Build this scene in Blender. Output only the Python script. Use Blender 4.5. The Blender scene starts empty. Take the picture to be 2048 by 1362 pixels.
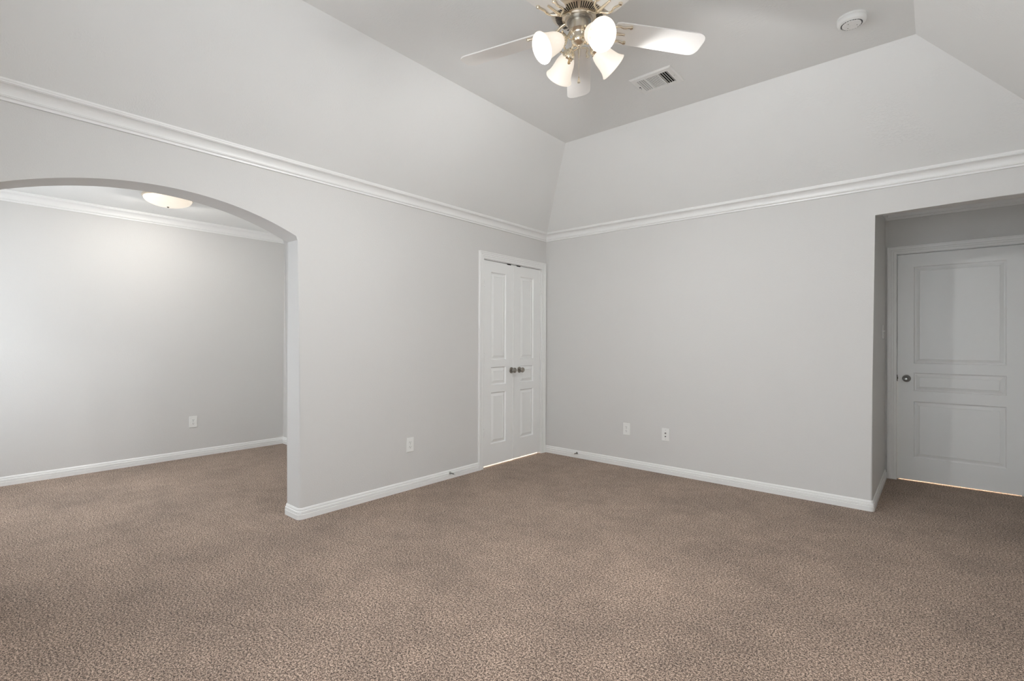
import bpy, bmesh, math
from mathutils import Matrix, Vector

S = bpy.context.scene
COL = S.collection
PI = math.pi

# ------------------------------------------------------------------ camera
YAW, PITCH, ROLL = math.radians(40.5375), math.radians(0.1869), math.radians(0.2108)
fw = Vector((-math.sin(YAW) * math.cos(PITCH), math.cos(YAW) * math.cos(PITCH), math.sin(PITCH)))
rt = Vector((math.cos(YAW), math.sin(YAW), 0))
up = rt.cross(fw)
r2 = rt * math.cos(ROLL) + up * math.sin(ROLL)
u2 = -rt * math.sin(ROLL) + up * math.cos(ROLL)
cd = bpy.data.cameras.new('camera')
cd.sensor_width = 36.0
cd.sensor_fit = 'HORIZONTAL'
cd.lens = 990.38 / 2048 * 36
cd.clip_start = 0.01
cam = bpy.data.objects.new('camera', cd)
COL.objects.link(cam)
m = Matrix.Identity(4)
for i in range(3):
    m[i][0], m[i][1], m[i][2] = r2[i], u2[i], -fw[i]
m.translation = (3.3838, -4.548, 1.25)
cam.matrix_world = m
S.camera = cam

# ------------------------------------------------------------------ world, daylight, exposure
w = bpy.data.worlds.new('sky')
S.world = w
w.use_nodes = True
bg = w.node_tree.nodes['Background']
bg.inputs['Color'].default_value = (0.90, 0.965, 1.03, 1)
bg.inputs['Strength'].default_value = 6.4
S.view_settings.view_transform = 'Standard'
S.view_settings.look = 'None'
S.view_settings.exposure = -0.04
S.view_settings.gamma = 1.0
S.view_settings.use_curve_mapping = False
S.cycles.max_bounces = 14
S.cycles.diffuse_bounces = 10
S.cycles.use_denoising = True
S.cycles.denoising_prefilter = 'ACCURATE'
S.cycles.denoising_quality = 'HIGH'
S.cycles.sample_clamp_indirect = 6.0

FAN_WATT = 51.0        # each of the four fan bulbs
DOME_WATT = 54.0       # the alcove ceiling lamp


def light(name, kind, loc, energy, color=(1, 1, 1), size=0.03, parent=None):
    ld = bpy.data.lights.new(name, kind)
    ld.energy = energy
    ld.color = color
    if kind == 'POINT':
        ld.shadow_soft_size = size
    o = bpy.data.objects.new(name, ld)
    COL.objects.link(o)
    o.location = loc
    o.parent = parent
    return o


LAMP = (.98, .985, .98)
DOME_LAMP = (1.0, .955, .90)


def spot(name, loc, direction, energy, color, size, parent, angle=PI, blend=.6):
    ld = bpy.data.lights.new(name, 'SPOT')
    ld.energy, ld.color, ld.shadow_soft_size = energy, color, size
    ld.spot_size, ld.spot_blend = angle, blend
    o = bpy.data.objects.new(name, ld)
    COL.objects.link(o)
    o.parent = parent
    o.location = loc
    o.rotation_euler = Vector(direction).to_track_quat('-Z', 'Y').to_euler()
    return o


def portal(name, loc, rot, sx, sy):
    ld = bpy.data.lights.new(name, 'AREA')
    ld.shape = 'RECTANGLE'
    ld.size, ld.size_y = sx, sy
    ld.cycles.is_portal = True
    o = bpy.data.objects.new(name, ld)
    COL.objects.link(o)
    o.location = loc
    o.rotation_euler = rot


# room dimensions (metres)
W, L = 4.136, 5.04              # room width, depth behind the back wall
ZC, PLATE, RUN = 3.0506, 2.44, 0.8406   # flat ceiling, spring of the slopes, run of the slopes
WT = 0.20                       # thickness of the arched wall
AX, AZ = -2.696, 2.5372           # alcove back wall, alcove ceiling
AY0, AY1 = -4.95, -1.75         # alcove front and side walls
RX, RY, RZ = 3.0265, 1.225, 2.4827   # entry recess: left side, back wall, ceiling
HEAD = 2.219                    # underside of the recess header
ADDED_WIN1 = (1.55, 3.75, 0.55, 2.10)      # unseen window added for daylight behind the camera: x0 x1 z0 z1
ADDED_WIN2 = (-2.3, -0.75, 0.55, 2.10)    # alcove window, out of view, added to bring in daylight
portal('daylight_portal', ((ADDED_WIN1[0] + ADDED_WIN1[1]) / 2, -L - 0.10, (ADDED_WIN1[2] + ADDED_WIN1[3]) / 2), (PI / 2, 0, PI), ADDED_WIN1[1] - ADDED_WIN1[0], ADDED_WIN1[3] - ADDED_WIN1[2])
portal('daylight_portal', ((ADDED_WIN2[0] + ADDED_WIN2[1]) / 2, AY0 - 0.10, (ADDED_WIN2[2] + ADDED_WIN2[3]) / 2), (PI / 2, 0, PI), ADDED_WIN2[1] - ADDED_WIN2[0], ADDED_WIN2[3] - ADDED_WIN2[2])


# ------------------------------------------------------------------ materials
def mat(name, color=(.8, .8, .8), rough=.5, metal=0.0, emit=None, estr=0.0, spec=0.5):
    mt = bpy.data.materials.new(name)
    mt.use_nodes = True
    p = mt.node_tree.nodes['Principled BSDF']
    p.inputs['Base Color'].default_value = (*color, 1)
    p.inputs['Roughness'].default_value = rough
    p.inputs['Metallic'].default_value = metal
    p.inputs['Specular IOR Level'].default_value = spec
    if emit:
        p.inputs['Emission Color'].default_value = (*emit, 1)
        p.inputs['Emission Strength'].default_value = estr
    return mt


def add_noise_bump(mt, scale, strength, dist, detail=3.0, lo=.4, hi=.6, stretch=None, rough=.5):
    nt = mt.node_tree
    N, K = nt.nodes, nt.links
    p = N['Principled BSDF']
    tc = N.new('ShaderNodeTexCoord')
    mp = N.new('ShaderNodeMapping')
    if stretch:
        mp.inputs['Scale'].default_value = stretch
    K.new(tc.outputs['Object'], mp.inputs['Vector'])
    nz = N.new('ShaderNodeTexNoise')
    nz.inputs['Scale'].default_value = scale
    nz.inputs['Detail'].default_value = detail
    nz.inputs['Roughness'].default_value = rough
    K.new(mp.outputs['Vector'], nz.inputs['Vector'])
    mr = N.new('ShaderNodeMapRange')
    mr.inputs['From Min'].default_value = lo
    mr.inputs['From Max'].default_value = hi
    K.new(nz.outputs['Fac'], mr.inputs['Value'])
    b = N.new('ShaderNodeBump')
    b.inputs['Strength'].default_value = strength
    b.inputs['Distance'].default_value = dist
    K.new(mr.outputs['Result'], b.inputs['Height'])
    K.new(b.outputs['Normal'], p.inputs['Normal'])
    return mr, b


M_WALL = mat('painted_wall', (.66, .653, .638), .6, spec=.25)
add_noise_bump(M_WALL, 150, .22, .0012, 2, .35, .65)
M_CEIL = mat('painted_ceiling', (.82, .826, .815), .65, spec=.25)


def ceiling_nodes(mt):
    nt = mt.node_tree
    N, K = nt.nodes, nt.links
    mr, b = add_noise_bump(mt, 55, .3, .0035, 3, .50, .60, stretch=(1.0, 2.2, 1.6), rough=.6)
    # hand trowelled texture: heavier in patches
    tc = N.new('ShaderNodeTexCoord')
    n2 = N.new('ShaderNodeTexNoise')
    n2.inputs['Scale'].default_value = 3.5
    n2.inputs['Detail'].default_value = 2
    K.new(tc.outputs['Object'], n2.inputs['Vector'])
    m2 = N.new('ShaderNodeMapRange')
    m2.inputs['From Min'].default_value = .48
    m2.inputs['From Max'].default_value = .66
    m2.inputs['To Min'].default_value = .08
    K.new(n2.outputs['Fac'], m2.inputs['Value'])
    mu = N.new('ShaderNodeMath')
    mu.operation = 'MULTIPLY'
    K.new(mr.outputs['Result'], mu.inputs[0])
    K.new(m2.outputs['Result'], mu.inputs[1])
    K.new(mu.outputs['Value'], b.inputs['Height'])


ceiling_nodes(M_CEIL)
M_TRIM = mat('white_trim_paint', (.83, .832, .82), .35)
M_DOOR = mat('white_door_paint', (.83, .836, .825), .38)
M_PLASTIC = mat('white_plastic', (.82, .82, .80), .35)
M_DARK = mat('black_void', (.012, .011, .010), .8)
M_GREY = mat('grey_slot', (.10, .095, .09), .7)
M_NICKEL = mat('satin_nickel', (.36, .335, .30), .32, 1.0)
M_STEEL = mat('dark_steel', (.34, .335, .32), .28, 1.0)
M_LATCH = mat('blackened_metal', (.05, .045, .035), .45, .6)
M_FANMETAL = mat('brushed_nickel', (.70, .635, .545), .30, 1.0)
M_BRASS = mat('pale_brass', (.82, .73, .58), .22, 1.0)
M_BLADE = mat('whitewashed_blade', (.84, .82, .79), .45)
M_SHADE = mat('frosted_glass', (.80, .78, .74), .4, emit=(1.0, .86, .70), estr=.52)
M_BULB = mat('lit_bulb', (1, 1, 1), .4, emit=(1.0, .90, .74), estr=2.6)
M_DOME = mat('lit_alabaster_glass', (.85, .80, .72), .4, emit=(1.0, .86, .70), estr=.55)
M_SCREW = mat('painted_screw', (.60, .60, .58), .4)
M_RUBBER = mat('white_rubber', (.80, .79, .77), .6)
M_WOODKNOB = mat('turned_wood', (.55, .38, .20), .4)
M_FRAME = mat('vinyl_window', (.82, .82, .82), .4)


def glass_mat():
    mt = bpy.data.materials.new('window_glass')
    mt.use_nodes = True
    N, K = mt.node_tree.nodes, mt.node_tree.links
    N.remove(N['Principled BSDF'])
    t = N.new('ShaderNodeBsdfTransparent')
    g = N.new('ShaderNodeBsdfGlossy')
    g.inputs['Roughness'].default_value = .02
    mx = N.new('ShaderNodeMixShader')
    mx.inputs[0].default_value = .06
    K.new(t.outputs[0], mx.inputs[1])
    K.new(g.outputs[0], mx.inputs[2])
    K.new(mx.outputs[0], N['Material Output'].inputs['Surface'])
    return mt


M_GLASS = glass_mat()


def carpet_mat():
    mt = mat('brown_carpet', (.3, .22, .17), .95, spec=.05)
    nt = mt.node_tree
    N, K = nt.nodes, nt.links
    p = N['Principled BSDF']
    tc = N.new('ShaderNodeTexCoord')

    def noise(scale, detail, rough=.6, vec=None):
        n = N.new('ShaderNodeTexNoise')
        n.inputs['Scale'].default_value = scale
        n.inputs['Detail'].default_value = detail
        n.inputs['Roughness'].default_value = rough
        K.new(vec or tc.outputs['Object'], n.inputs['Vector'])
        return n.outputs['Fac']

    def math_(op, a, b):
        q = N.new('ShaderNodeMath')
        q.operation = op
        for i, x in enumerate((a, b)):
            if isinstance(x, (int, float)):
                q.inputs[i].default_value = x
            else:
                K.new(x, q.inputs[i])
        return q.outputs['Value']

    fine = noise(225, 2, .7)
    mid = noise(110, 2, .6)
    f = math_('ADD', math_('MULTIPLY', fine, .60), math_('MULTIPLY', mid, .40))
    ramp = N.new('ShaderNodeValToRGB')
    cr = ramp.color_ramp
    cr.elements[0].position = .42
    cr.elements[0].color = (.030, .018, .012, 1)  # yarn speckle; this dark end also paints the shade between tufts
    cr.elements[1].position = .59
    cr.elements[1].color = (.66, .505, .40, 1)
    e = cr.elements.new(.5)
    e.color = (.255, .180, .135, 1)
    K.new(f, ramp.inputs['Fac'])
    # nap lying in different directions: broad, faint mottling
    big = math_('ADD', math_('MULTIPLY', noise(1.7, 3, .6), .6), math_('MULTIPLY', noise(9, 3, .6), .4))
    mr = N.new('ShaderNodeMapRange')
    mr.inputs['From Min'].default_value = .36
    mr.inputs['From Max'].default_value = .64
    mr.inputs['To Min'].default_value = .80
    mr.inputs['To Max'].default_value = 1.16
    K.new(big, mr.inputs['Value'])
    mx = N.new('ShaderNodeMix')
    mx.data_type = 'RGBA'
    mx.blend_type = 'MULTIPLY'
    mx.inputs['Factor'].default_value = 1
    K.new(ramp.outputs['Color'], mx.inputs['A'])
    K.new(mr.outputs['Result'], mx.inputs['B'])
    K.new(mx.outputs['Result'], p.inputs['Base Color'])
    b = N.new('ShaderNodeBump')
    b.inputs['Strength'].default_value = .8
    b.inputs['Distance'].default_value = .006
    K.new(f, b.inputs['Height'])
    K.new(b.outputs['Normal'], p.inputs['Normal'])
    p.inputs['Sheen Weight'].default_value = .15
    p.inputs['Sheen Roughness'].default_value = .6
    return mt


M_CARPET = carpet_mat()


# ------------------------------------------------------------------ mesh helpers
def tag(o, label=None, cat=None, group=None, kind=None):
    for k, v in (('label', label), ('category', cat), ('group', group), ('kind', kind)):
        if v:
            o[k] = v
    return o


def obj(name, bm, material, parent=None, smooth=None, loc=None, rot=None):
    mats = material if isinstance(material, (list, tuple)) else [material]
    bmesh.ops.recalc_face_normals(bm, faces=bm.faces)
    me = bpy.data.meshes.new(name)
    if smooth is not None:
        for f_ in bm.faces:
            f_.smooth = True
    bm.to_mesh(me)
    bm.free()
    for x in mats:
        me.materials.append(x)
    if smooth is not None:
        me.set_sharp_from_angle(angle=math.radians(smooth))
    o = bpy.data.objects.new(name, me)
    COL.objects.link(o)
    o.parent = parent
    if loc:
        o.location = loc
    if rot:
        o.rotation_euler = rot
    return o


def empty(name, loc, label, cat, group=None, rot=None):
    o = bpy.data.objects.new(name, None)
    o.empty_display_size = .05
    COL.objects.link(o)
    o.location = loc
    if rot:
        o.rotation_euler = rot
    return tag(o, label, cat, group)


def struct(o, label, cat):
    return tag(o, label, cat, kind='structure')


def box(bm, lo, hi, mi=0, bevel=0.0, seg=2, M=None):
    c = [(a + b) / 2 for a, b in zip(lo, hi)]
    s = [abs(b - a) for a, b in zip(lo, hi)]
    r = bmesh.ops.create_cube(bm, size=1, matrix=Matrix.Translation(c) @ Matrix.Diagonal((*s, 1)))
    vs = r['verts']
    fs = list({f_ for v in vs for f_ in v.link_faces})
    for f_ in fs:
        f_.material_index = mi
    if bevel:
        es = list({e_ for v in vs for e_ in v.link_edges})
        rr = bmesh.ops.bevel(bm, geom=es, offset=bevel, segments=seg, profile=.5, affect='EDGES', clamp_overlap=True)
        vs = list({v for f_ in rr['faces'] for v in f_.verts} | {v for v in vs if v.is_valid})
        for f_ in rr['faces']:
            f_.material_index = mi
    if M is not None:
        bmesh.ops.transform(bm, matrix=M, verts=[v for v in vs if v.is_valid])
    return vs


def lathe(bm, prof, M=None, n=32, mi=0, caps=True, flute=None):
    """prof: (radius, z) along the local z axis"""
    rings = []
    for r, z in prof:
        if r < 1e-6:
            rings.append([bm.verts.new((0, 0, z))])
        else:
            ring = []
            for k in range(n):
                a = 2 * PI * k / n
                rr = r * (1 + (flute[1] * math.cos(flute[0] * a) if flute else 0))
                ring.append(bm.verts.new((rr * math.cos(a), rr * math.sin(a), z)))
            rings.append(ring)
    fs = []
    for a, b in zip(rings, rings[1:]):
        if len(a) == 1 and len(b) == 1:
            continue
        for k in range(n):
            j = (k + 1) % n
            if len(a) == 1:
                fs.append(bm.faces.new((a[0], b[k], b[j])))
            elif len(b) == 1:
                fs.append(bm.faces.new((a[k], b[0], a[j])))
            else:
                fs.append(bm.faces.new((a[k], b[k], b[j], a[j])))
    if caps:
        for ring in (rings[0], rings[-1]):
            if len(ring) > 1:
                fs.append(bm.faces.new(ring))
    for f_ in fs:
        f_.material_index = mi
    vs = [v for r in rings for v in r]
    if M is not None:
        bmesh.ops.transform(bm, matrix=M, verts=vs)
    return vs


def tube(bm, pts, rad, n=10, mi=0, M=None):
    pts = [Vector(p) for p in pts]
    rads = rad if isinstance(rad, (list, tuple)) else [rad] * len(pts)
    rings = []
    ref = Vector((0, 0, 1))
    d0 = (pts[1] - pts[0]).normalized()
    if abs(d0.dot(ref)) > .9:
        ref = Vector((1, 0, 0))
    nx = d0.cross(ref).normalized()
    for i, p in enumerate(pts):
        d = (pts[min(i + 1, len(pts) - 1)] - pts[max(i - 1, 0)]).normalized()
        nx = (nx - d * nx.dot(d)).normalized()
        ny = d.cross(nx)
        rings.append([bm.verts.new(p + (nx * math.cos(2 * PI * k / n) + ny * math.sin(2 * PI * k / n)) * rads[i]) for k in range(n)])
    fs = []
    for a, b in zip(rings, rings[1:]):
        for k in range(n):
            j = (k + 1) % n
            fs.append(bm.faces.new((a[k], a[j], b[j], b[k])))
    fs.append(bm.faces.new(rings[0]))
    fs.append(bm.faces.new(list(reversed(rings[-1]))))
    for f_ in fs:
        f_.material_index = mi
    vs = [v for r in rings for v in r]
    if M is not None:
        bmesh.ops.transform(bm, matrix=M, verts=vs)
    return vs


def bez(p0, p1, p2, p3, n=12):
    p0, p1, p2, p3 = map(Vector, (p0, p1, p2, p3))
    out = []
    for i in range(n + 1):
        t = i / n
        out.append(p0 * (1 - t) ** 3 + p1 * 3 * t * (1 - t) ** 2 + p2 * 3 * t * t * (1 - t) + p3 * t ** 3)
    return out


def sweep(bm, path, prof, mapf, side=1, closed=False):
    """mitred moulding: prof = (offset from the path, height off its plane); side +1 = left of travel"""
    n = len(path)
    P = [Vector(p) for p in path]

    def nrm(a, b):
        d = (b - a).normalized()
        return Vector((-d.y, d.x)) * side
    rows = []
    for i in range(n):
        if closed:
            n0, n1 = nrm(P[i - 1], P[i]), nrm(P[i], P[(i + 1) % n])
        else:
            n0 = nrm(P[max(i - 1, 0)], P[max(i, 1)])
            n1 = nrm(P[min(i, n - 2)], P[min(i + 1, n - 1)])
        mv = (n0 + n1)
        mv = mv / max(1e-6, mv.dot(n0))
        rows.append([bm.verts.new(mapf(P[i].x + mv.x * o, P[i].y + mv.y * o, h)) for o, h in prof])
    k = len(prof)
    for i in range(n if closed else n - 1):
        a, b = rows[i], rows[(i + 1) % n]
        for j in range(k):
            jj = (j + 1) % k
            bm.faces.new((a[j], a[jj], b[jj], b[j]))
    if not closed:
        bm.faces.new(rows[0])
        bm.faces.new(list(reversed(rows[-1])))


def prism(poly, t0, t1, mapf, round_runs=(), r=.018, seg=5, both=True):
    """solid slab with outline poly (2D); edges listed in round_runs (index ranges) get bull-nosed corners"""
    bm = bmesh.new()
    A = [bm.verts.new(mapf(a, b, t0)) for a, b in poly]
    B = [bm.verts.new(mapf(a, b, t1)) for a, b in poly]
    n = len(poly)
    bm.faces.new(A)
    bm.faces.new(list(reversed(B)))
    for i in range(n):
        j = (i + 1) % n
        bm.faces.new((A[i], B[i], B[j], A[j]))
    es = []
    for lo, hi in round_runs:
        for i in range(lo, hi):
            es.append(bm.edges.get((B[i], B[i + 1])))
            if both:
                es.append(bm.edges.get((A[i], A[i + 1])))
    if es:
        bmesh.ops.bevel(bm, geom=es, offset=r, segments=seg, profile=.5, affect='EDGES', clamp_overlap=False)
    return bm


XYZ = lambda x, y, z: (x, y, z)

# ------------------------------------------------------------------ floor and ceilings
bm = bmesh.new()
box(bm, (AX - .15, -L - .15, -.10), (W + .15, 2.75, 0))
struct(obj('floor', bm, M_CARPET), 'brown speckled cut pile carpet covering the whole floor', 'carpet')

bm = bmesh.new()
o4 = [(0, 0), (W, 0), (W, -L), (0, -L)]
i4 = [(RUN, -RUN), (W - RUN, -RUN), (W - RUN, -L + RUN), (RUN, -L + RUN)]
ov = [bm.verts.new((x, y, PLATE)) for x, y in o4]
iv = [bm.verts.new((x, y, ZC)) for x, y in i4]
bm.faces.new(iv)
for k in range(4):
    j = (k + 1) % 4
    bm.faces.new((ov[k], ov[j], iv[j], iv[k]))
r_ = bmesh.ops.extrude_face_region(bm, geom=bm.faces[:])
for v in [g for g in r_['geom'] if isinstance(g, bmesh.types.BMVert)]:
    v.co.z += .08
struct(obj('ceiling', bm, M_CEIL), 'white tray ceiling with four sloped sides around a flat middle', 'ceiling')

bm = bmesh.new()
box(bm, (AX - .1, AY0 - .1, AZ), (-WT, AY1 + .1, AZ + .08))
struct(obj('ceiling', bm, M_CEIL), 'flat white ceiling of the alcove behind the arch', 'ceiling')
bm = bmesh.new()
box(bm, (RX - .1, .13, RZ), (W + .1, RY + .1, RZ + .08))
struct(obj('ceiling', bm, M_CEIL), 'low shaded ceiling of the entry recess', 'ceiling')

# ------------------------------------------------------------------ walls
# left wall: one slab with the arched opening and the closet opening
AC, AR0, ARR = -3.650, 0.343, 1.800          # arch circle centre y, z and radius
JY0, JY1 = -4.425, -2.8755                   # jambs
CY0, CY1, CZ = -1.0425, -0.0745, 2.088       # closet rough opening
poly = [(-L, 0), (JY0, 0)]
NA = 44
a0 = math.acos((JY0 - AC) / ARR)
a1 = math.acos((JY1 - AC) / ARR)
arch = [(AC + ARR * math.cos(a0 + (a1 - a0) * k / NA), AR0 + ARR * math.sin(a0 + (a1 - a0) * k / NA)) for k in range(NA + 1)]
i0 = len(poly) - 1
poly += arch + [(JY1, 0)]
i1 = len(poly) - 1
poly += [(CY0, 0), (CY0, CZ), (CY1, CZ), (CY1, 0), (.13, 0), (.13, 2.62), (-L, 2.62)]
bm = prism(poly, -WT, 0, lambda a, b, t: (t, a, b), [(i0, i1)], r=.022, seg=5)
struct(obj('wall_left', bm, M_WALL), 'pale grey wall with the arched opening and the closet doors', 'wall')

poly = [(0.0, 0), (RX, 0), (RX, HEAD), (W + .1, HEAD), (W + .1, 2.62), (0.0, 2.62)]
bm = prism(poly, .13, 0, lambda a, b, t: (a, t, b), [(1, 3)], r=.016, seg=5, both=False)
struct(obj('wall_back', bm, M_WALL), 'pale grey wall between the closet corner and the entry recess', 'wall')

bm = bmesh.new()
box(bm, (RX - .12, .13, 0), (RX, RY + .12, 2.6))
struct(obj('wall_recess', bm, M_WALL), 'shaded side wall of the entry recess with the light switch', 'wall')
DX0, DX1, DZ = 3.0945, 3.9555, 2.088         # entry door rough opening
poly = [(RX, 0), (DX0, 0), (DX0, DZ), (DX1, DZ), (DX1, 0), (W + .1, 0), (W + .1, 2.6), (RX, 2.6)]
bm = prism(poly, RY + .12, RY, lambda a, b, t: (a, t, b))
struct(obj('wall_entry', bm, M_WALL), 'dim grey wall around the single door in the recess', 'wall')


def window_wall(name, u0, u1, win, z1, mapf, label):
    a, b, c, d = win
    bm = bmesh.new()
    for lo, hi in (((u0, 0), (a, z1)), ((b, 0), (u1, z1)), ((a, 0), (b, c)), ((a, d), (b, z1))):
        p, q_ = mapf(*lo, 0), mapf(*hi, -.14)
        box(bm, [min(x, y) for x, y in zip(p, q_)], [max(x, y) for x, y in zip(p, q_)])
    struct(obj(name, bm, M_WALL), label, 'wall')


ALCM = lambda a, b, h: (a, AY0 + h, b)        # alcove front wall: u = x, out = +y
bm = bmesh.new()
box(bm, (W, -L - .14, 0), (W + .12, RY + .12, 2.62))
struct(obj('wall_right', bm, M_WALL), 'plain grey wall along the side of the room by the camera', 'wall')
window_wall('wall_alcove_front', AX - .12, -WT, ADDED_WIN2, 2.6, ALCM, 'grey alcove wall with an added window')
FRONTM = lambda a, b, h: (a, h - L, b)         # wall behind the camera: u = x, out = +y
window_wall('wall_front', 0.0, W, ADDED_WIN1, 2.62, FRONTM, 'grey wall with the added window behind the camera')
bm = bmesh.new()
box(bm, (AX - .12, AY0 - .14, 0), (AX, AY1 + .12, 2.6))
struct(obj('wall_alcove_back', bm, M_WALL), 'pale grey wall seen through the arched opening', 'wall')
bm = bmesh.new()
box(bm, (AX, AY1, 0), (-WT, AY1 + .12, 2.6))
struct(obj('wall_alcove_side', bm, M_WALL), 'short end wall of the alcove hidden behind the arch jamb', 'wall')

# spaces behind the doors (light leaks below the doors)
bm = bmesh.new()
box(bm, (-1.0, AY1 + .12, 0), (-.90, .13, 2.55))
box(bm, (-1.0, .03, 0), (-WT, .13, 2.55))
box(bm, (-1.0, AY1 + .12, 2.45), (-WT, .13, 2.55))
struct(obj('wall_closet', bm, M_WALL), 'inside of the lit closet behind the double doors', 'wall')
bm = bmesh.new()
box(bm, (2.5, 2.6, 0), (W + .1, 2.7, 2.55))
box(bm, (2.5, RY + .12, 0), (2.6, 2.7, 2.55))
box(bm, (W, RY + .12, 0), (W + .1, 2.7, 2.55))
box(bm, (2.5, RY + .12, 2.45), (W + .1, 2.7, 2.55))
box(bm, (2.5, RY + .12, 0), (RX - .12, RY + .20, 2.45))
struct(obj('wall_hall', bm, M_WALL), 'lit hallway beyond the entry door', 'wall')
light('closet_light', 'POINT', (-.55, -.55, 2.2), 800, (1, .97, .92), .06)
light('hall_light', 'POINT', (3.5, 1.95, 2.2), 220, (1, .92, .80), .06)


# ------------------------------------------------------------------ windows
def window(n, win, mapf, label, panes):
    a, b, c, d = win

    def wbox(bm, u0, u1, z0, z1, h0, h1, **kw):
        p, q_ = mapf(u0, z0, h0), mapf(u1, z1, h1)
        box(bm, [min(x, y) for x, y in zip(p, q_)], [max(x, y) for x, y in zip(p, q_)], **kw)
    bm = bmesh.new()
    f_ = .05
    wbox(bm, a, b, c, c + f_, -.11, -.05)
    wbox(bm, a, b, d - f_, d, -.11, -.05)
    wbox(bm, a, a + f_, c + f_, d - f_, -.11, -.05)
    wbox(bm, b - f_, b, c + f_, d - f_, -.11, -.05)
    for k in range(1, panes):
        xx = a + (b - a) * k / panes
        wbox(bm, xx - .03, xx + .03, c + f_, d - f_, -.11, -.05)
    mz = (c + d) / 2
    wbox(bm, a + f_, b - f_, mz - .02, mz + .02, -.10, -.06)
    fr = struct(obj('window_%d' % n, bm, M_FRAME), label, 'window')
    bm = bmesh.new()
    wbox(bm, a + f_, b - f_, c + f_, d - f_, -.083, -.079)
    obj('pane', bm, M_GLASS, fr)
    bm = bmesh.new()
    wbox(bm, a - .04, b + .04, c - .025, c, -.05, .03, bevel=.004)
    obj('window_sill', bm, M_TRIM, fr)


window(2, ADDED_WIN2, ALCM, 'unseen white framed window added in the alcove for daylight', 2)
window(1, ADDED_WIN1, FRONTM, 'unseen white framed window added behind the camera for daylight', 3)

# ------------------------------------------------------------------ mouldings
BASE = [(0, 0), (.0145, 0), (.0150, .034), (.0105, .0365), (.0105, .0390), (.0140, .0415), (.0130, .055), (.0080, .0580), (.0080, .0605),
        (.0085, .066), (.006, .074), (.003, .0775), (0, .0785)]


def rounded(cx, cy, ang0, ang1, r, n=4):
    return [(cx + r * math.cos(ang0 + (ang1 - ang0) * k / n), cy + r * math.sin(ang0 + (ang1 - ang0) * k / n)) for k in range(n + 1)]


def baseboard(name, path, side, label):
    bm = bmesh.new()
    sweep(bm, path, BASE, XYZ, side)
    return struct(obj(name, bm, M_TRIM), label, 'baseboard')


q = .022
CAS = .070                                    # door casing width
# closet casing outer edge .. main face .. round the jamb .. alcove face .. alcove walls .. back of the far arch jamb .. main face
path = [(0, CY0 - .052)]
path += rounded(-q, JY1 + q, 0, -PI / 2, q)
path += rounded(-WT + q, JY1 + q, -PI / 2, -PI, q)
path += [(-WT, AY1), (AX, AY1), (AX, AY0), (-WT, AY0)]
path += rounded(-WT + q, JY0 - q, PI, PI / 2, q)
path += rounded(-q, JY0 - q, PI / 2, 0, q)
path += [(0, -L), (W, -L), (W, RY)]
baseboard('baseboard_left', path, 1, 'stepped white baseboard from the closet round the arch jamb into the alcove')
q2 = .016
path = [(0, 0)] + rounded(RX - q2, q2, -PI / 2, 0, q2) + [(RX, RY)]
baseboard('baseboard_back', path, -1, 'stepped white baseboard from the room corner round into the entry recess')


def crown_prof(zb, flat_top):
    c = [(.017, zb + .0215)]
    for k in range(0, 9):                      # concave cove
        t = k / 8 * PI / 2
        c.append((.019 + .036 * (1 - math.cos(t)), zb + .024 + .044 * math.sin(t)))
    p = [(0, zb), (.011, zb), (.012, zb + .010), (.0145, zb + .0135), (.019, zb + .0155), (.0205, zb + .0185)] + c
    p += [(.0555, zb + .0705), (.0605, zb + .0715), (.0615, zb + .078), (.064, zb + .0815), (.064, zb + .0905)]
    p += [(0, zb + .0905)] if flat_top else [(.050, zb + .0905), (0, zb + .050)]
    return p


bm = bmesh.new()
sweep(bm, [(0, 0), (W, 0), (W, -L), (0, -L)], crown_prof(2.3935, False), XYZ, -1, True)
struct(obj('trim_1', bm, M_TRIM), 'white crown moulding round the main room below the sloped ceiling', 'crown moulding')
bm = bmesh.new()
sweep(bm, [(AX, AY1), (-WT, AY1), (-WT, AY0), (AX, AY0)], crown_prof(2.4465, True), XYZ, -1, True)
struct(obj('trim_2', bm, M_TRIM), 'white crown moulding in the alcove seen through the arch', 'crown moulding')
bm = bmesh.new()
sweep(bm, [(RX, RY), (W, RY), (W, .13), (RX, .13)], crown_prof(2.392, True), XYZ, -1, True)
struct(obj('trim_3', bm, M_TRIM), 'shaded crown moulding above the door in the entry recess', 'crown moulding')

CASP = [(0, 0), (0, .008), (.003, .0105), (.020, .0105), (.022, .0085), (.024, .0125), (.037, .0125), (.039, .0105), (.041, .0150),
        (.055, .0165), (.0565, .0145), (.0585, .0180), (.066, .0185), (.070, .0150), (.070, 0)]


def casing(name, u0, u1, zt, mapf, label):
    bm = bmesh.new()
    sweep(bm, [(u0, 0), (u0, zt), (u1, zt), (u1, 0)], CASP, mapf, 1)
    return struct(obj(name, bm, M_TRIM), label, 'door casing')


LEFTM = lambda a, b, h: (h, a, b)             # closet wall: u = y, out = +x
BACKM = lambda a, b, h: (a, RY - h, b)        # recess back wall: u = x, out = -y
casing('trim_4', CY0 + .016, CY1 - .011, CZ - .014, LEFTM, 'white fluted casing around the closet double doors')
casing('trim_5', DX0 + .018, DX1 - .018, DZ - .016, BACKM, 'white fluted casing around the entry recess door')


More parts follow.
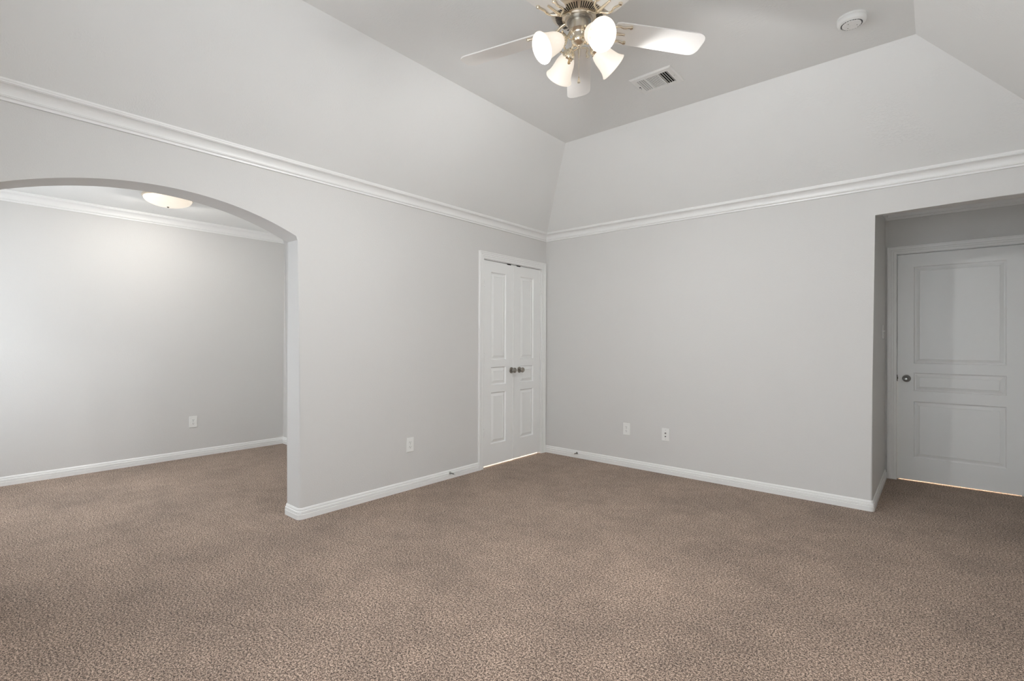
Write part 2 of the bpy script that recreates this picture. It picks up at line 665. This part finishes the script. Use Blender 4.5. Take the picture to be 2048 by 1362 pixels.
def jamb(name, u0, u1, zt, mapf, depth, label, low=.0395):
    """lining of the opening and the stop behind the leaf"""
    bm = bmesh.new()

    def bx(ua, ub, za, zb, da, db):
        p, q_ = mapf(ua, za, -da), mapf(ub, zb, -db)
        box(bm, [min(x, y) for x, y in zip(p, q_)], [max(x, y) for x, y in zip(p, q_)])
    bx(u0, u0 + .019, 0, zt, 0, depth)
    bx(u1 - .019, u1, 0, zt, 0, depth)
    bx(u0 + .019, u1 - .019, zt - .019, zt, 0, depth)
    bx(u0 + .019, u0 + .031, .93, zt - .019, .0395, .08)
    bx(u0 + .019, u0 + .031, 0, .93, low, .08)
    bx(u1 - .031, u1 - .019, 0, zt - .019, .0395, .08)
    bx(u0 + .031, u1 - .031, zt - .031, zt - .019, .0395, .08)
    return struct(obj(name, bm, M_TRIM), label, 'door frame')


jamb('trim_6', CY0, CY1, CZ, LEFTM, WT, 'white door frame lining the closet opening')
jamb('trim_7', DX0, DX1, DZ, BACKM, .12, 'white door frame lining the entry door opening', .0425)


# ------------------------------------------------------------------ doors
def leaf_bm(w_, h_, px0, px1, zs, t=.035):
    """moulded three panel leaf; local: x across, -y out of the face, z up; face at y=0, origin bottom left"""
    bm = bmesh.new()
    xs = [0, px0, px1, w_]
    zz = [0]
    for a, b in zs:
        zz += [a, b]
    zz.append(h_)
    V = {}

    def v(x, z, y=0.0):
        k = (round(x, 5), round(z, 5), round(y, 5))
        if k not in V:
            V[k] = bm.verts.new((x, y, z))
        return V[k]
    for yy, ss in ((0.0, 1), (t, -1)):
        for i in range(3):
            for j in range(len(zz) - 1):
                xa, xb, za, zb = xs[i], xs[i + 1], zz[j], zz[j + 1]
                if i == 1 and j % 2 == 1:
                    rings = [(0, 0), (.003, .006), (.009, .0125), (.015, .0125), (.041, .003), (.0425, .0055), (.045, .0055)]
                    prev = None
                    for ins, dep in rings:
                        d = yy + ss * dep
                        cur = [v(xa + ins, za + ins, d), v(xb - ins, za + ins, d), v(xb - ins, zb - ins, d), v(xa + ins, zb - ins, d)]
                        if prev:
                            for k in range(4):
                                bm.faces.new((prev[k], prev[(k + 1) % 4], cur[(k + 1) % 4], cur[k]))
                        prev = cur
                    bm.faces.new(prev)
                else:
                    bm.faces.new((v(xa, za, yy), v(xb, za, yy), v(xb, zb, yy), v(xa, zb, yy)))
    for j in range(len(zz) - 1):
        for x in (0, w_):
            bm.faces.new((v(x, zz[j]), v(x, zz[j + 1]), v(x, zz[j + 1], t), v(x, zz[j], t)))
    for i in range(3):
        for z in (0, h_):
            bm.faces.new((v(xs[i], z), v(xs[i + 1], z), v(xs[i + 1], z, t), v(xs[i], z, t)))
    return bm


RX90 = Matrix.Rotation(PI / 2, 4, 'X')        # lathe axis +z -> -y (out of the face)


def knob_bm():
    bm = bmesh.new()
    lathe(bm, [(0, 0), (.032, 0), (.032, .004), (.029, .007), (.022, .009), (.0125, .011), (.0115, .026), (.0145, .030), (.0225, .034),
               (.0268, .041), (.0275, .047), (.0262, .053), (.022, .0575), (.0165, .0592), (.0150, .0578), (.0085, .0568), (.0075, .0582), (0, .0586)], RX90)
    return bm


def hinge_bm():
    bm = bmesh.new()
    for k in range(5):
        z = -.045 + k * .018
        lathe(bm, [(0, z), (.0060, z), (.0074, z + .0015), (.0074, z + .0150), (.0060, z + .0166), (0, z + .0166)], n=12)
    lathe(bm, [(0, -.051), (.0035, -.050), (.0055, -.046), (0, -.0455)], n=12)
    lathe(bm, [(0, .0455), (.0055, .046), (.0035, .050), (0, .051)], n=12)
    box(bm, (-.018, .0055, -.045), (.018, .0074, .045))
    return bm


ZB = .020
ZS = [(.225 - ZB, .743 - ZB), (.818 - ZB, .998 - ZB), (1.070 - ZB, 1.953 - ZB)]
LH = 2.0615 - ZB


def closet_leaf(n, y0, y1, p0, p1, hinge_at, knob_at, label, hz):
    # local x -> +y, local -y -> +x : rotate 90 deg about z
    o = obj('door_%d' % n, leaf_bm(y1 - y0, LH, p0 - y0, p1 - y0, ZS), M_DOOR, loc=(-.004, y0, ZB), rot=(0, 0, PI / 2))
    struct(o, label, 'door')
    k = obj('door_knob', knob_bm(), M_NICKEL, o, smooth=40, loc=(knob_at - y0, 0, .955 - ZB))
    k['label'] = 'round satin nickel door knob'
    for z in hz:
        obj('hinge', hinge_bm(), M_TRIM, o, smooth=40, loc=(hinge_at - y0, -.0075, z - ZB))
    bm = bmesh.new()
    s = 1 if hinge_at < y0 + .1 else -1
    cx = (y1 - y0 - .075) if s > 0 else .075
    box(bm, (cx - .030, -.0006, LH - .007), (cx + .030, .026, LH + .0050))
    obj('ball_catch', bm, M_DARK, o)
    return o


d1 = closet_leaf(1, -1.0195, -.5625, -.910, -.682, -1.0205, -.597,
                 'hinged closet door leaf farther from the room corner, white three panel with nickel knob', (1.845, 1.092, .345))
bm = bmesh.new()
box(bm, (.4575 - .010, -.0055, .004), (.4575 + .008, 0.0, LH - .004), bevel=.002)
ast = obj('astragal', bm, M_TRIM, d1)
closet_leaf(2, -.5575, -.0975, -.450, -.222, -.0965, -.466,
            'hinged closet door leaf next to the room corner, white three panel with nickel knob', (1.845, 1.092, .345))

ZE = .015
zs = [(.217 - ZE, .727 - ZE), (.820 - ZE, .986 - ZE), (1.070 - ZE, 1.947 - ZE)]
d3 = obj('door_3', leaf_bm(.813, 2.0600 - ZE, 3.234 - 3.1185, 3.832 - 3.1185, zs), M_DOOR, loc=(3.1185, RY + .004, ZE))
struct(d3, 'single white three panel door standing closed in the shaded entry recess', 'door')
k = obj('door_knob', knob_bm(), M_STEEL, d3, smooth=40, loc=(3.183 - 3.1185, 0, .932 - ZE))
k['label'] = 'round dark metal door knob'
bm = bmesh.new()
box(bm, (-.0052, -.005, -.029), (.0004, .022, .029))
box(bm, (-.0046, -.006, -.010), (.0035, .012, .010))
obj('latch_plate', bm, M_LATCH, d3, loc=(0, 0, .934 - ZE))


# ------------------------------------------------------------------ wall plates
def plate_root(name, loc, rz, label, cat, group=None):
    """local: x across, -y out of the wall, z up"""
    root = empty(name, loc, label, cat, group, (0, 0, rz))
    bm = bmesh.new()
    box(bm, (-.0375, -.006, -.060), (.0375, 0, .060), bevel=.0028, seg=3)
    obj('cover_plate', bm, M_PLASTIC, root)
    return root


def screw(root, x, z, y=-.006):
    bm = bmesh.new()
    lathe(bm, [(0, 0), (.0034, 0), (.0030, .0012), (0, .0016)], RX90, n=14)
    box(bm, (-.0028, -.0018, -.0004), (.0028, -.0014, .0004), 1)
    obj('screw', bm, [M_SCREW, M_DARK], root, loc=(x, y, z))


def outlet(loc, rz, label):
    root = plate_root('wall_outlet', loc, rz, label, 'wall outlet', 'duplex outlets low on the walls')
    for zz in (.0195, -.0195):
        bm = bmesh.new()
        pts = []
        for k in range(28):
            a = 2 * PI * k / 28
            x, z = .0172 * math.cos(a), .0172 * math.sin(a)
            pts.append((x, max(-.0128, min(.0128, z))))
        A = [bm.verts.new((x, -.0055, z)) for x, z in pts]
        B = [bm.verts.new((x * .95, -.0082, z * .95)) for x, z in pts]
        for i in range(28):
            j = (i + 1) % 28
            bm.faces.new((A[i], A[j], B[j], B[i]))
        bm.faces.new(B)
        box(bm, (-.0078, -.0086, -.001), (-.0054, -.0080, .0078), 1)
        box(bm, (.0054, -.0086, .000), (.0076, -.0080, .0072), 1)
        lathe(bm, [(0, 0), (.0031, 0), (.0031, .0005), (0, .0005)], Matrix.Translation((0, -.0081, -.0072)) @ RX90, n=12, mi=1)
        obj('receptacle', bm, [M_PLASTIC, M_GREY], root, loc=(0, 0, zz))
    screw(root, 0, 0)
    return root


outlet((0, -1.918, .379), PI / 2, 'white duplex outlet on the wall between the arch and the closet doors')
outlet((1.020, 0, .380), 0, 'white duplex outlet beside the cable plate on the wall near the room corner')
outlet((AX, -2.722, .380), PI / 2, 'white duplex outlet on the alcove wall seen through the arch')
root = plate_root('cable_plate', (1.428, 0, .373), 0, 'white wall plate with coax and phone jacks, right of the duplex outlet', 'wall plate')
bm = bmesh.new()
lathe(bm, [(0, 0), (.0075, 0), (.0075, .002), (.0048, .002), (.0048, .010), (.0028, .010), (.0028, .004), (0, .004)], RX90, n=18)
obj('coax_connector', bm, M_STEEL, root, loc=(0, -.0055, .014))
bm = bmesh.new()
box(bm, (-.009, -.0072, -.008), (.009, -.005, .008))
box(bm, (-.0065, -.0078, -.002), (.0065, -.0065, .005), 1)
box(bm, (-.0030, -.0078, -.0055), (.0030, -.0065, -.0015), 1)
obj('phone_jack', bm, [M_PLASTIC, M_DARK], root, loc=(0, 0, -.018))
screw(root, 0, .042)
screw(root, 0, -.042)

root = plate_root('light_switch', (RX, .915, 1.352), PI / 2, 'white toggle light switch on the shaded side wall of the entry recess', 'light switch')
bm = bmesh.new()
box(bm, (-.005, -.0075, -.012), (.005, -.0055, .012))
box(bm, (-.0038, -.020, -.0045), (.0038, -.006, .0045), bevel=.0015, M=Matrix.Rotation(math.radians(-28), 4, 'X'))
obj('toggle', bm, M_PLASTIC, root)
screw(root, 0, .030)
screw(root, 0, -.030)


# ------------------------------------------------------------------ spring door stops
def door_stop(loc, rz, label):
    root = empty('door_stop', loc, label, 'door stop', 'spring door stops on the baseboards', (0, 0, rz))
    bm = bmesh.new()
    lathe(bm, [(0, 0), (.0125, 0), (.0125, .003), (.0095, .006), (.0065, .010), (0, .010)], RX90, n=18)
    obj('base', bm, M_STEEL, root, smooth=40)
    bm = bmesh.new()
    pts = [(.0052 * math.cos(k * PI / 4), -.008 - k * .00062, .0052 * math.sin(k * PI / 4)) for k in range(88)]
    tube(bm, pts, .0012, 6)
    obj('spring', bm, M_STEEL, root)
    bm = bmesh.new()
    lathe(bm, [(0, .060), (.0065, .060), (.0078, .063), (.0078, .070), (.0062, .074), (0, .0748)], RX90, n=18)
    obj('rubber_tip', bm, M_RUBBER, root, smooth=40)


door_stop((.011, -1.470, .052), PI / 2, 'spring door stop on the baseboard between the wall outlet and the closet')
door_stop((.435, -.011, .052), 0, 'spring door stop on the baseboard near the room corner, left of the outlets')

# ------------------------------------------------------------------ ceiling vent
vx, vy = 1.782, -1.452
VW, VD = .292, .245
root = empty('ceiling_vent', (vx, vy, ZC), 'white louvred air vent on the flat ceiling beyond the fan', 'air vent')
bm = bmesh.new()
FZ = -.010


def frame_ring(a, b):
    (x0, y0, x1, y1, z0), (X0, Y0, X1, Y1, z1) = a, b
    p = [bm.verts.new(c) for c in ((x0, y0, z0), (x1, y0, z0), (x1, y1, z0), (x0, y1, z0))]
    q_ = [bm.verts.new(c) for c in ((X0, Y0, z1), (X1, Y0, z1), (X1, Y1, z1), (X0, Y1, z1))]
    for k in range(4):
        bm.faces.new((p[k], p[(k + 1) % 4], q_[(k + 1) % 4], q_[k]))


ix0, ix1, iy0, iy1 = .040, .254, .040, .205
frame_ring((0, 0, VW, VD, 0), (0, 0, VW, VD, -.003))
frame_ring((0, 0, VW, VD, -.003), (.008, .008, VW - .008, VD - .008, FZ))
frame_ring((.008, .008, VW - .008, VD - .008, FZ), (ix0, iy0, ix1, iy1, FZ))
frame_ring((ix0, iy0, ix1, iy1, FZ), (ix0, iy0, ix1, iy1, -.0005))
box(bm, (.0985, iy0, -.011), (.1045, iy1, -.002))
box(bm, (.1865, iy0, -.011), (.1925, iy1, -.002))
bmesh.ops.remove_doubles(bm, verts=bm.verts, dist=1e-5)
obj('frame', bm, M_PLASTIC, root)
bm = bmesh.new()
box(bm, (ix0 + .0003, iy0 + .0003, -.0022), (ix1 - .0003, iy1 - .0003, -.0008))
obj('dark_backing', bm, M_DARK, root)  # black sheet behind the slats, painted in place of the duct's shade
for x0, x1, n, sgn in ((ix0, .0985, 4, 1), (.1925, ix1, 4, -1)):
    for k in range(n):
        xx = x0 + (k + .5) * (x1 - x0) / n
        bm = bmesh.new()
        Mx = Matrix.Translation((xx, 0, -.0068)) @ Matrix.Rotation(math.radians(-38) * sgn, 4, 'Y')
        box(bm, (-.0048, iy0 + .001, -.0005), (.0048, iy1 - .001, .0005), M=Mx)
        obj('slat', bm, M_PLASTIC, root)
nm = 12
for k in range(nm):
    yy = iy0 + (k + .5) * (iy1 - iy0) / nm
    bm = bmesh.new()
    Mx = Matrix.Translation((0, yy, -.0068)) @ Matrix.Rotation(math.radians(-8), 4, 'X')
    box(bm, (.1050, -.0034, -.0005), (.1860, .0034, .0005), M=Mx)
    obj('slat', bm, M_PLASTIC, root)
bm = bmesh.new()
box(bm, (-.004, -.012, -.002), (.004, .010, 0), 1)
box(bm, (-.0035, -.002, -.012), (.0035, .004, 0), 0, bevel=.001)
obj('damper_lever', bm, [M_PLASTIC, M_DARK], root, loc=(.024, .130, FZ))
for x in (.020, VW - .020):
    bm = bmesh.new()
    lathe(bm, [(0, 0), (.0040, 0), (.0032, -.0018), (0, -.0024)], n=12)
    obj('screw', bm, M_SCREW, root, loc=(x, .155 if x < .1 else .12, FZ))

# ------------------------------------------------------------------ smoke detector
root = empty('smoke_detector', (3.030, -1.255, ZC), 'round white smoke detector on the ceiling corner nearest the entry recess', 'smoke detector')
bm = bmesh.new()
lathe(bm, [(0, 0), (.069, 0), (.069, -.009), (.0675, -.010), (0, -.010)], n=48)
obj('mounting_base', bm, M_PLASTIC, root, smooth=30)
bm = bmesh.new()
lathe(bm, [(0, -.0105), (.0675, -.0105), (.0685, -.013), (.0685, -.026), (.0665, -.033), (.061, -.038), (.054, -.0405), (.0515, -.0395), (.0505, -.031), (0, -.031)], n=48)
obj('housing', bm, M_PLASTIC, root, smooth=30)
bm = bmesh.new()
for k in range(24):
    a = 2 * PI * k / 24
    box(bm, (.0405, -.0012, -.040), (.0500, .0012, -.0312), M=Matrix.Rotation(a, 4, 'Z'))
obj('vent_ring', bm, M_GREY, root)
bm = bmesh.new()
lathe(bm, [(0, -.031), (.040, -.031), (.0455, -.037), (.0455, -.040), (.043, -.0425), (.010, -.0435), (.009, -.0425), (0, -.0425)], n=40)
for a in (.4, 2.4, 4.2):
    lathe(bm, [(0, -.0430), (.0022, -.0430), (.0022, -.0442), (0, -.0442)], Matrix.Translation((.026 * math.cos(a), .026 * math.sin(a), 0)), n=10, mi=1)
obj('cover_disc', bm, [M_PLASTIC, M_GREY], root, smooth=30)

# ------------------------------------------------------------------ alcove dome lamp
root = empty('ceiling_light', (-1.765, -3.205, AZ), 'lit alabaster dome ceiling light in the alcove, seen below the arch', 'ceiling light')
bm = bmesh.new()
lathe(bm, [(0, 0), (.165, 0), (.185, -.010), (.192, -.022), (.190, -.030), (.182, -.033), (0, -.033)], n=56)
obj('metal_pan', bm, M_FANMETAL, root, smooth=30)
bm = bmesh.new()
pr = [(.178, -.0335)]
for k in range(0, 11):
    a = k / 10 * PI / 2
    pr.append((.180 * math.cos(a), -.036 - .068 * math.sin(a)))
lathe(bm, pr, n=56)
obj('glass_dome', bm, M_DOME, root, smooth=60)
bm = bmesh.new()
lathe(bm, [(0, -.103), (.008, -.104), (.010, -.108), (.006, -.113), (0, -.1145)], n=16)
obj('finial', bm, M_STEEL, root, smooth=50)
# the lamp's light: it leaves the dome all round and washes the ceiling
for a in range(6):
    dv = Vector((math.cos(a * PI / 3 + .4), math.sin(a * PI / 3 + .4), 0))
    spot('dome_light', (dv.x * .215, dv.y * .215, -.105), (dv.x, dv.y, -1.2), DOME_WATT / 6, DOME_LAMP, .02, root, PI, .9)

# ------------------------------------------------------------------ ceiling fan
fan = empty('ceiling_fan', (2.068, -2.518, ZC), 'brushed nickel ceiling fan with five white blades and four lit bell shades', 'ceiling fan')
Z = lambda z: z - ZC                           # world height -> local
bm = bmesh.new()
lathe(bm, [(0, 0), (.066, 0), (.068, -.008), (.062, -.030), (.040, -.050), (.022, -.056), (0, -.056)], n=40)
obj('canopy', bm, M_FANMETAL, fan, smooth=35)
bm = bmesh.new()
lathe(bm, [(0, -.05), (.013, -.05), (.013, -.125), (0, -.125)], n=20)
obj('downrod', bm, M_FANMETAL, fan, smooth=35)
bm = bmesh.new()
lathe(bm, [(0, Z(2.945)), (.030, Z(2.945)), (.040, Z(2.935)), (.085, Z(2.925)), (.118, Z(2.910)), (.134, Z(2.890)), (.138, Z(2.866)), (.138, Z(2.852)),
           (.136, Z(2.845)), (.130, Z(2.838)), (.118, Z(2.831)), (.078, Z(2.819)), (.070, Z(2.8185)), (.067, Z(2.815)), (.067, Z(2.806)), (0, Z(2.806))], n=72)
mh = obj('motor_housing', bm, M_FANMETAL, fan, smooth=30)
bm = bmesh.new()
sl = math.atan2(.012, .040)
for k in range(60):
    if k % 12 in (0,):
        continue
    a = math.radians(123 + 36) + 2 * PI * k / 60
    Mx = Matrix.Rotation(a, 4, 'Z') @ Matrix.Translation((.098, 0, Z(2.8246))) @ Matrix.Rotation(-sl, 4, 'Y')
    box(bm, (-.0165, -.0024, -.0008), (.0165, .0024, .0004), M=Mx)
obj('vent_slots', bm, M_DARK, mh)
bm = bmesh.new()
lathe(bm, [(0, Z(2.8065)), (.058, Z(2.8065)), (.058, Z(2.799)), (.050, Z(2.798)), (0, Z(2.798))], n=40)
obj('rotor_ring', bm, M_STEEL, fan, smooth=30)
bm = bmesh.new()
lathe(bm, [(0, Z(2.799)), (.0455, Z(2.799)), (.0460, Z(2.775)), (.0455, Z(2.764)), (.049, Z(2.7625)), (.0495, Z(2.757)), (.045, Z(2.754)), (.034, Z(2.749)),
           (.031, Z(2.744)), (.031, Z(2.7195)), (0, Z(2.7195))], n=44)
obj('switch_housing', bm, M_FANMETAL, fan, smooth=30)
bm = bmesh.new()
lathe(bm, [(0, Z(2.7198)), (.036, Z(2.7198)), (.0385, Z(2.716)), (.037, Z(2.709)), (.030, Z(2.699)), (.017, Z(2.6915)), (.009, Z(2.690)), (.0085, Z(2.685)),
           (.005, Z(2.6815)), (0, Z(2.6810))], n=80, flute=(20, .022))
obj('finial', bm, M_BRASS, fan, smooth=50)

# blades with their irons
blade_z = 2.780


def outline(r0, r1, w0, w1):
    pts = [(r0, -w0 * .5), (r0 + .02, -w0 * .56)]
    pts.append((r1 - .05, -w1 * .5))
    for k in range(7):
        a = -PI / 2 + k / 6 * PI / 2
        pts.append((r1 - .045 + .045 * math.cos(a), -w1 * .5 + .045 + .045 * math.sin(a)))
    for k in range(7):
        a = k / 6 * PI / 2
        pts.append((r1 - .045 + .045 * math.cos(a), w1 * .5 - .045 + .045 * math.sin(a)))
    pts.append((r1 - .05, w1 * .5))
    pts += [(r0 + .02, w0 * .56), (r0, w0 * .5)]
    out = []
    for p in pts:
        if not out or (Vector(p) - Vector(out[-1])).length > 1e-4:
            out.append(p)
    return out


def fan_blade():
    pts = outline(.176, .648, .112, .140)
    bm = bmesh.new()
    A = [bm.verts.new((x, y, .003)) for x, y in pts]
    B = [bm.verts.new((x, y, -.003)) for x, y in pts]
    bm.faces.new(A)
    bm.faces.new(list(reversed(B)))
    n = len(pts)
    for i in range(n):
        j = (i + 1) % n
        bm.faces.new((A[i], B[i], B[j], A[j]))
    bmesh.ops.transform(bm, matrix=Matrix.Rotation(math.radians(-11), 4, 'X'), verts=bm.verts)
    return bm


def iron_bm():
    """forked, scrolled blade bracket below the blade root"""
    bm = bmesh.new()
    dz = 2.815 - blade_z
    tube(bm, bez((.070, 0, dz), (.105, 0, dz - .005), (.120, 0, -.010), (.165, 0, -.008)), [.008] * 13, 8)
    for s in (1, -1):
        tilt = Matrix.Rotation(math.radians(-11), 4, 'X')
        tube(bm, bez((.140, 0, -.009), (.165, s * .012, -.008), (.160, s * .050, -.008), (.195, s * .046, -.008))
             + bez((.200, s * .044, -.008), (.222, s * .034, -.008), (.232, s * .050, -.008), (.252, s * .048, -.008), 8), .0052, 8, M=tilt)
        lathe(bm, [(0, -.014), (.007, -.013), (.009, -.009), (.009, -.003), (0, -.003)], tilt @ Matrix.Translation((.250, s * .047, 0)), n=14)
    tube(bm, [(.150, 0, -.008), (.200, 0, -.007), (.235, 0, -.007)], [.008, .006, .0045], 8, M=Matrix.Rotation(math.radians(-11), 4, 'X'))
    return bm


b0 = i0_ = None
for k in range(5):
    ang = math.radians(123 + 72 * k)
    if k == 0:
        b0 = obj('blade', fan_blade(), M_BLADE, fan, loc=(0, 0, Z(blade_z)), rot=(0, .025, ang))
        i0_ = obj('blade_iron', iron_bm(), M_BRASS, b0, smooth=50)
    else:
        c = b0.copy()
        COL.objects.link(c)
        c.parent = fan
        c.rotation_euler = (0, .025, ang)
        d = i0_.copy()
        COL.objects.link(d)
        d.parent = c

# light kit: arm > socket cup, shade, bulb
TILT = math.radians(32)                        # below the horizontal
SH = [(.0270, 0), (.0300, .004), (.0355, .012), (.0425, .026), (.0475, .044), (.0505, .062), (.0535, .080), (.0575, .096), (.0635, .110), (.0705, .120)]


def shade_bm():
    bm = bmesh.new()
    inner = [(r - .0028, z) for r, z in reversed(SH)]
    lathe(bm, SH + [(.0697, .1222)] + inner + [(.0242, .002)], n=48, caps=False)
    return bm


def cup_bm():
    bm = bmesh.new()
    lathe(bm, [(0, -.034), (.010, -.034), (.013, -.030), (.018, -.024), (.027, -.016), (.0315, -.008), (.0325, 0), (.0315, .006), (.029, .007), (0, .004)], n=60, flute=(15, .03))
    for k in range(3):
        a = 2 * PI * k / 3 + .5
        tube(bm, [(.030 * math.cos(a), .030 * math.sin(a), .003), (.042 * math.cos(a), .042 * math.sin(a), .003)], .0022, 8)
        lathe(bm, [(0, 0), (.0045, 0), (.0045, .006), (0, .006)], Matrix.Translation((.042 * math.cos(a), .042 * math.sin(a), 0)), n=10)
    return bm


def bulb_bm():
    bm = bmesh.new()
    lathe(bm, [(0, .005), (.012, .005), (.012, .030), (.018, .042), (.0235, .056), (.0235, .066), (.018, .078), (.009, .085), (0, .087)], n=28)
    return bm


NECK_R, NECK_Z = .098, 2.694
AX_D = Vector((math.cos(TILT), 0, -math.sin(TILT)))
Mneck = Matrix.Translation((NECK_R, 0, Z(NECK_Z))) @ AX_D.to_track_quat('Z', 'Y').to_matrix().to_4x4()
first = None
for k in range(4):
    ang = math.radians(-26 + 90 * k)           # -26: the shade turned towards the camera
    if k == 0:
        bm = bmesh.new()
        e = Vector((NECK_R, 0, Z(NECK_Z))) - AX_D * .030
        tube(bm, bez((.026, 0, Z(2.735)), (.050, 0, Z(2.775)), (.058, 0, Z(2.700)), e), [.0062] * 13, 10)
        tube(bm, bez((.030, 0, Z(2.724)), (.044, 0, Z(2.700)), (.052, 0, Z(2.705)), (.054, 0, Z(2.722)), 8), .0036, 8)
        arm = obj('light_arm', bm, M_BRASS, fan, smooth=60)
        subs = []
        for nm_, bmf, mt, sm in (('socket_cup', cup_bm, M_BRASS, 50), ('glass_shade', shade_bm, M_SHADE, 60), ('light_bulb', bulb_bm, M_BULB, 60)):
            b_ = bmf()
            bmesh.ops.transform(b_, matrix=Mneck, verts=b_.verts)
            subs.append(obj(nm_, b_, mt, arm, smooth=sm))
        arm.rotation_euler = (0, 0, ang)
        subs[1]['label'] = 'lit frosted white glass bell shade'
        first = arm
    else:
        a_ = first.copy()
        COL.objects.link(a_)
        a_.parent = fan
        a_.rotation_euler = (0, 0, ang)
        for s_ in subs:
            c_ = s_.copy()
            COL.objects.link(c_)
            c_.parent = a_
    pos = Matrix.Rotation(ang, 4, 'Z') @ (Vector((NECK_R, 0, Z(NECK_Z))) + AX_D * .121)
    spot('bulb_light', pos, Matrix.Rotation(ang, 3, 'Z') @ Vector((.70, 0, -.714)), FAN_WATT, LAMP, .03, fan, PI, 1.0)


def pull_chain(x, y, z0, z1, wood):
    bm = bmesh.new()
    n = int((z0 - z1) / .0042)
    tube(bm, [(x, y, Z(z0)), (x, y, Z(z1))], .0006, 6)
    for i in range(n):
        z = Z(z0) - (i + .5) * .0042
        lathe(bm, [(0, z + .0014), (.0011, z + .0008), (.0011, z - .0008), (0, z - .0014)], Matrix.Translation((x, y, 0)), n=6)
    ch = obj('pull_chain', bm, M_BRASS, fan)
    bm = bmesh.new()
    zz = Z(z1)
    lathe(bm, [(0, zz + .002), (.0025, zz), (.0035, zz - .010), (.0065, zz - .020), (.0075, zz - .025), (.0068, zz - .0285), (.0040, zz - .0290), (0, zz - .0288)],
          Matrix.Translation((x, y, 0)), n=18)
    obj('pull_knob', bm, wood, ch, smooth=50)


pull_chain(0, 0, 2.684, 2.538, M_BRASS)
dx = Vector((-rt.x, -rt.y, 0)) * .048
pull_chain(dx.x, dx.y, 2.785, 2.630, M_WOODKNOB)
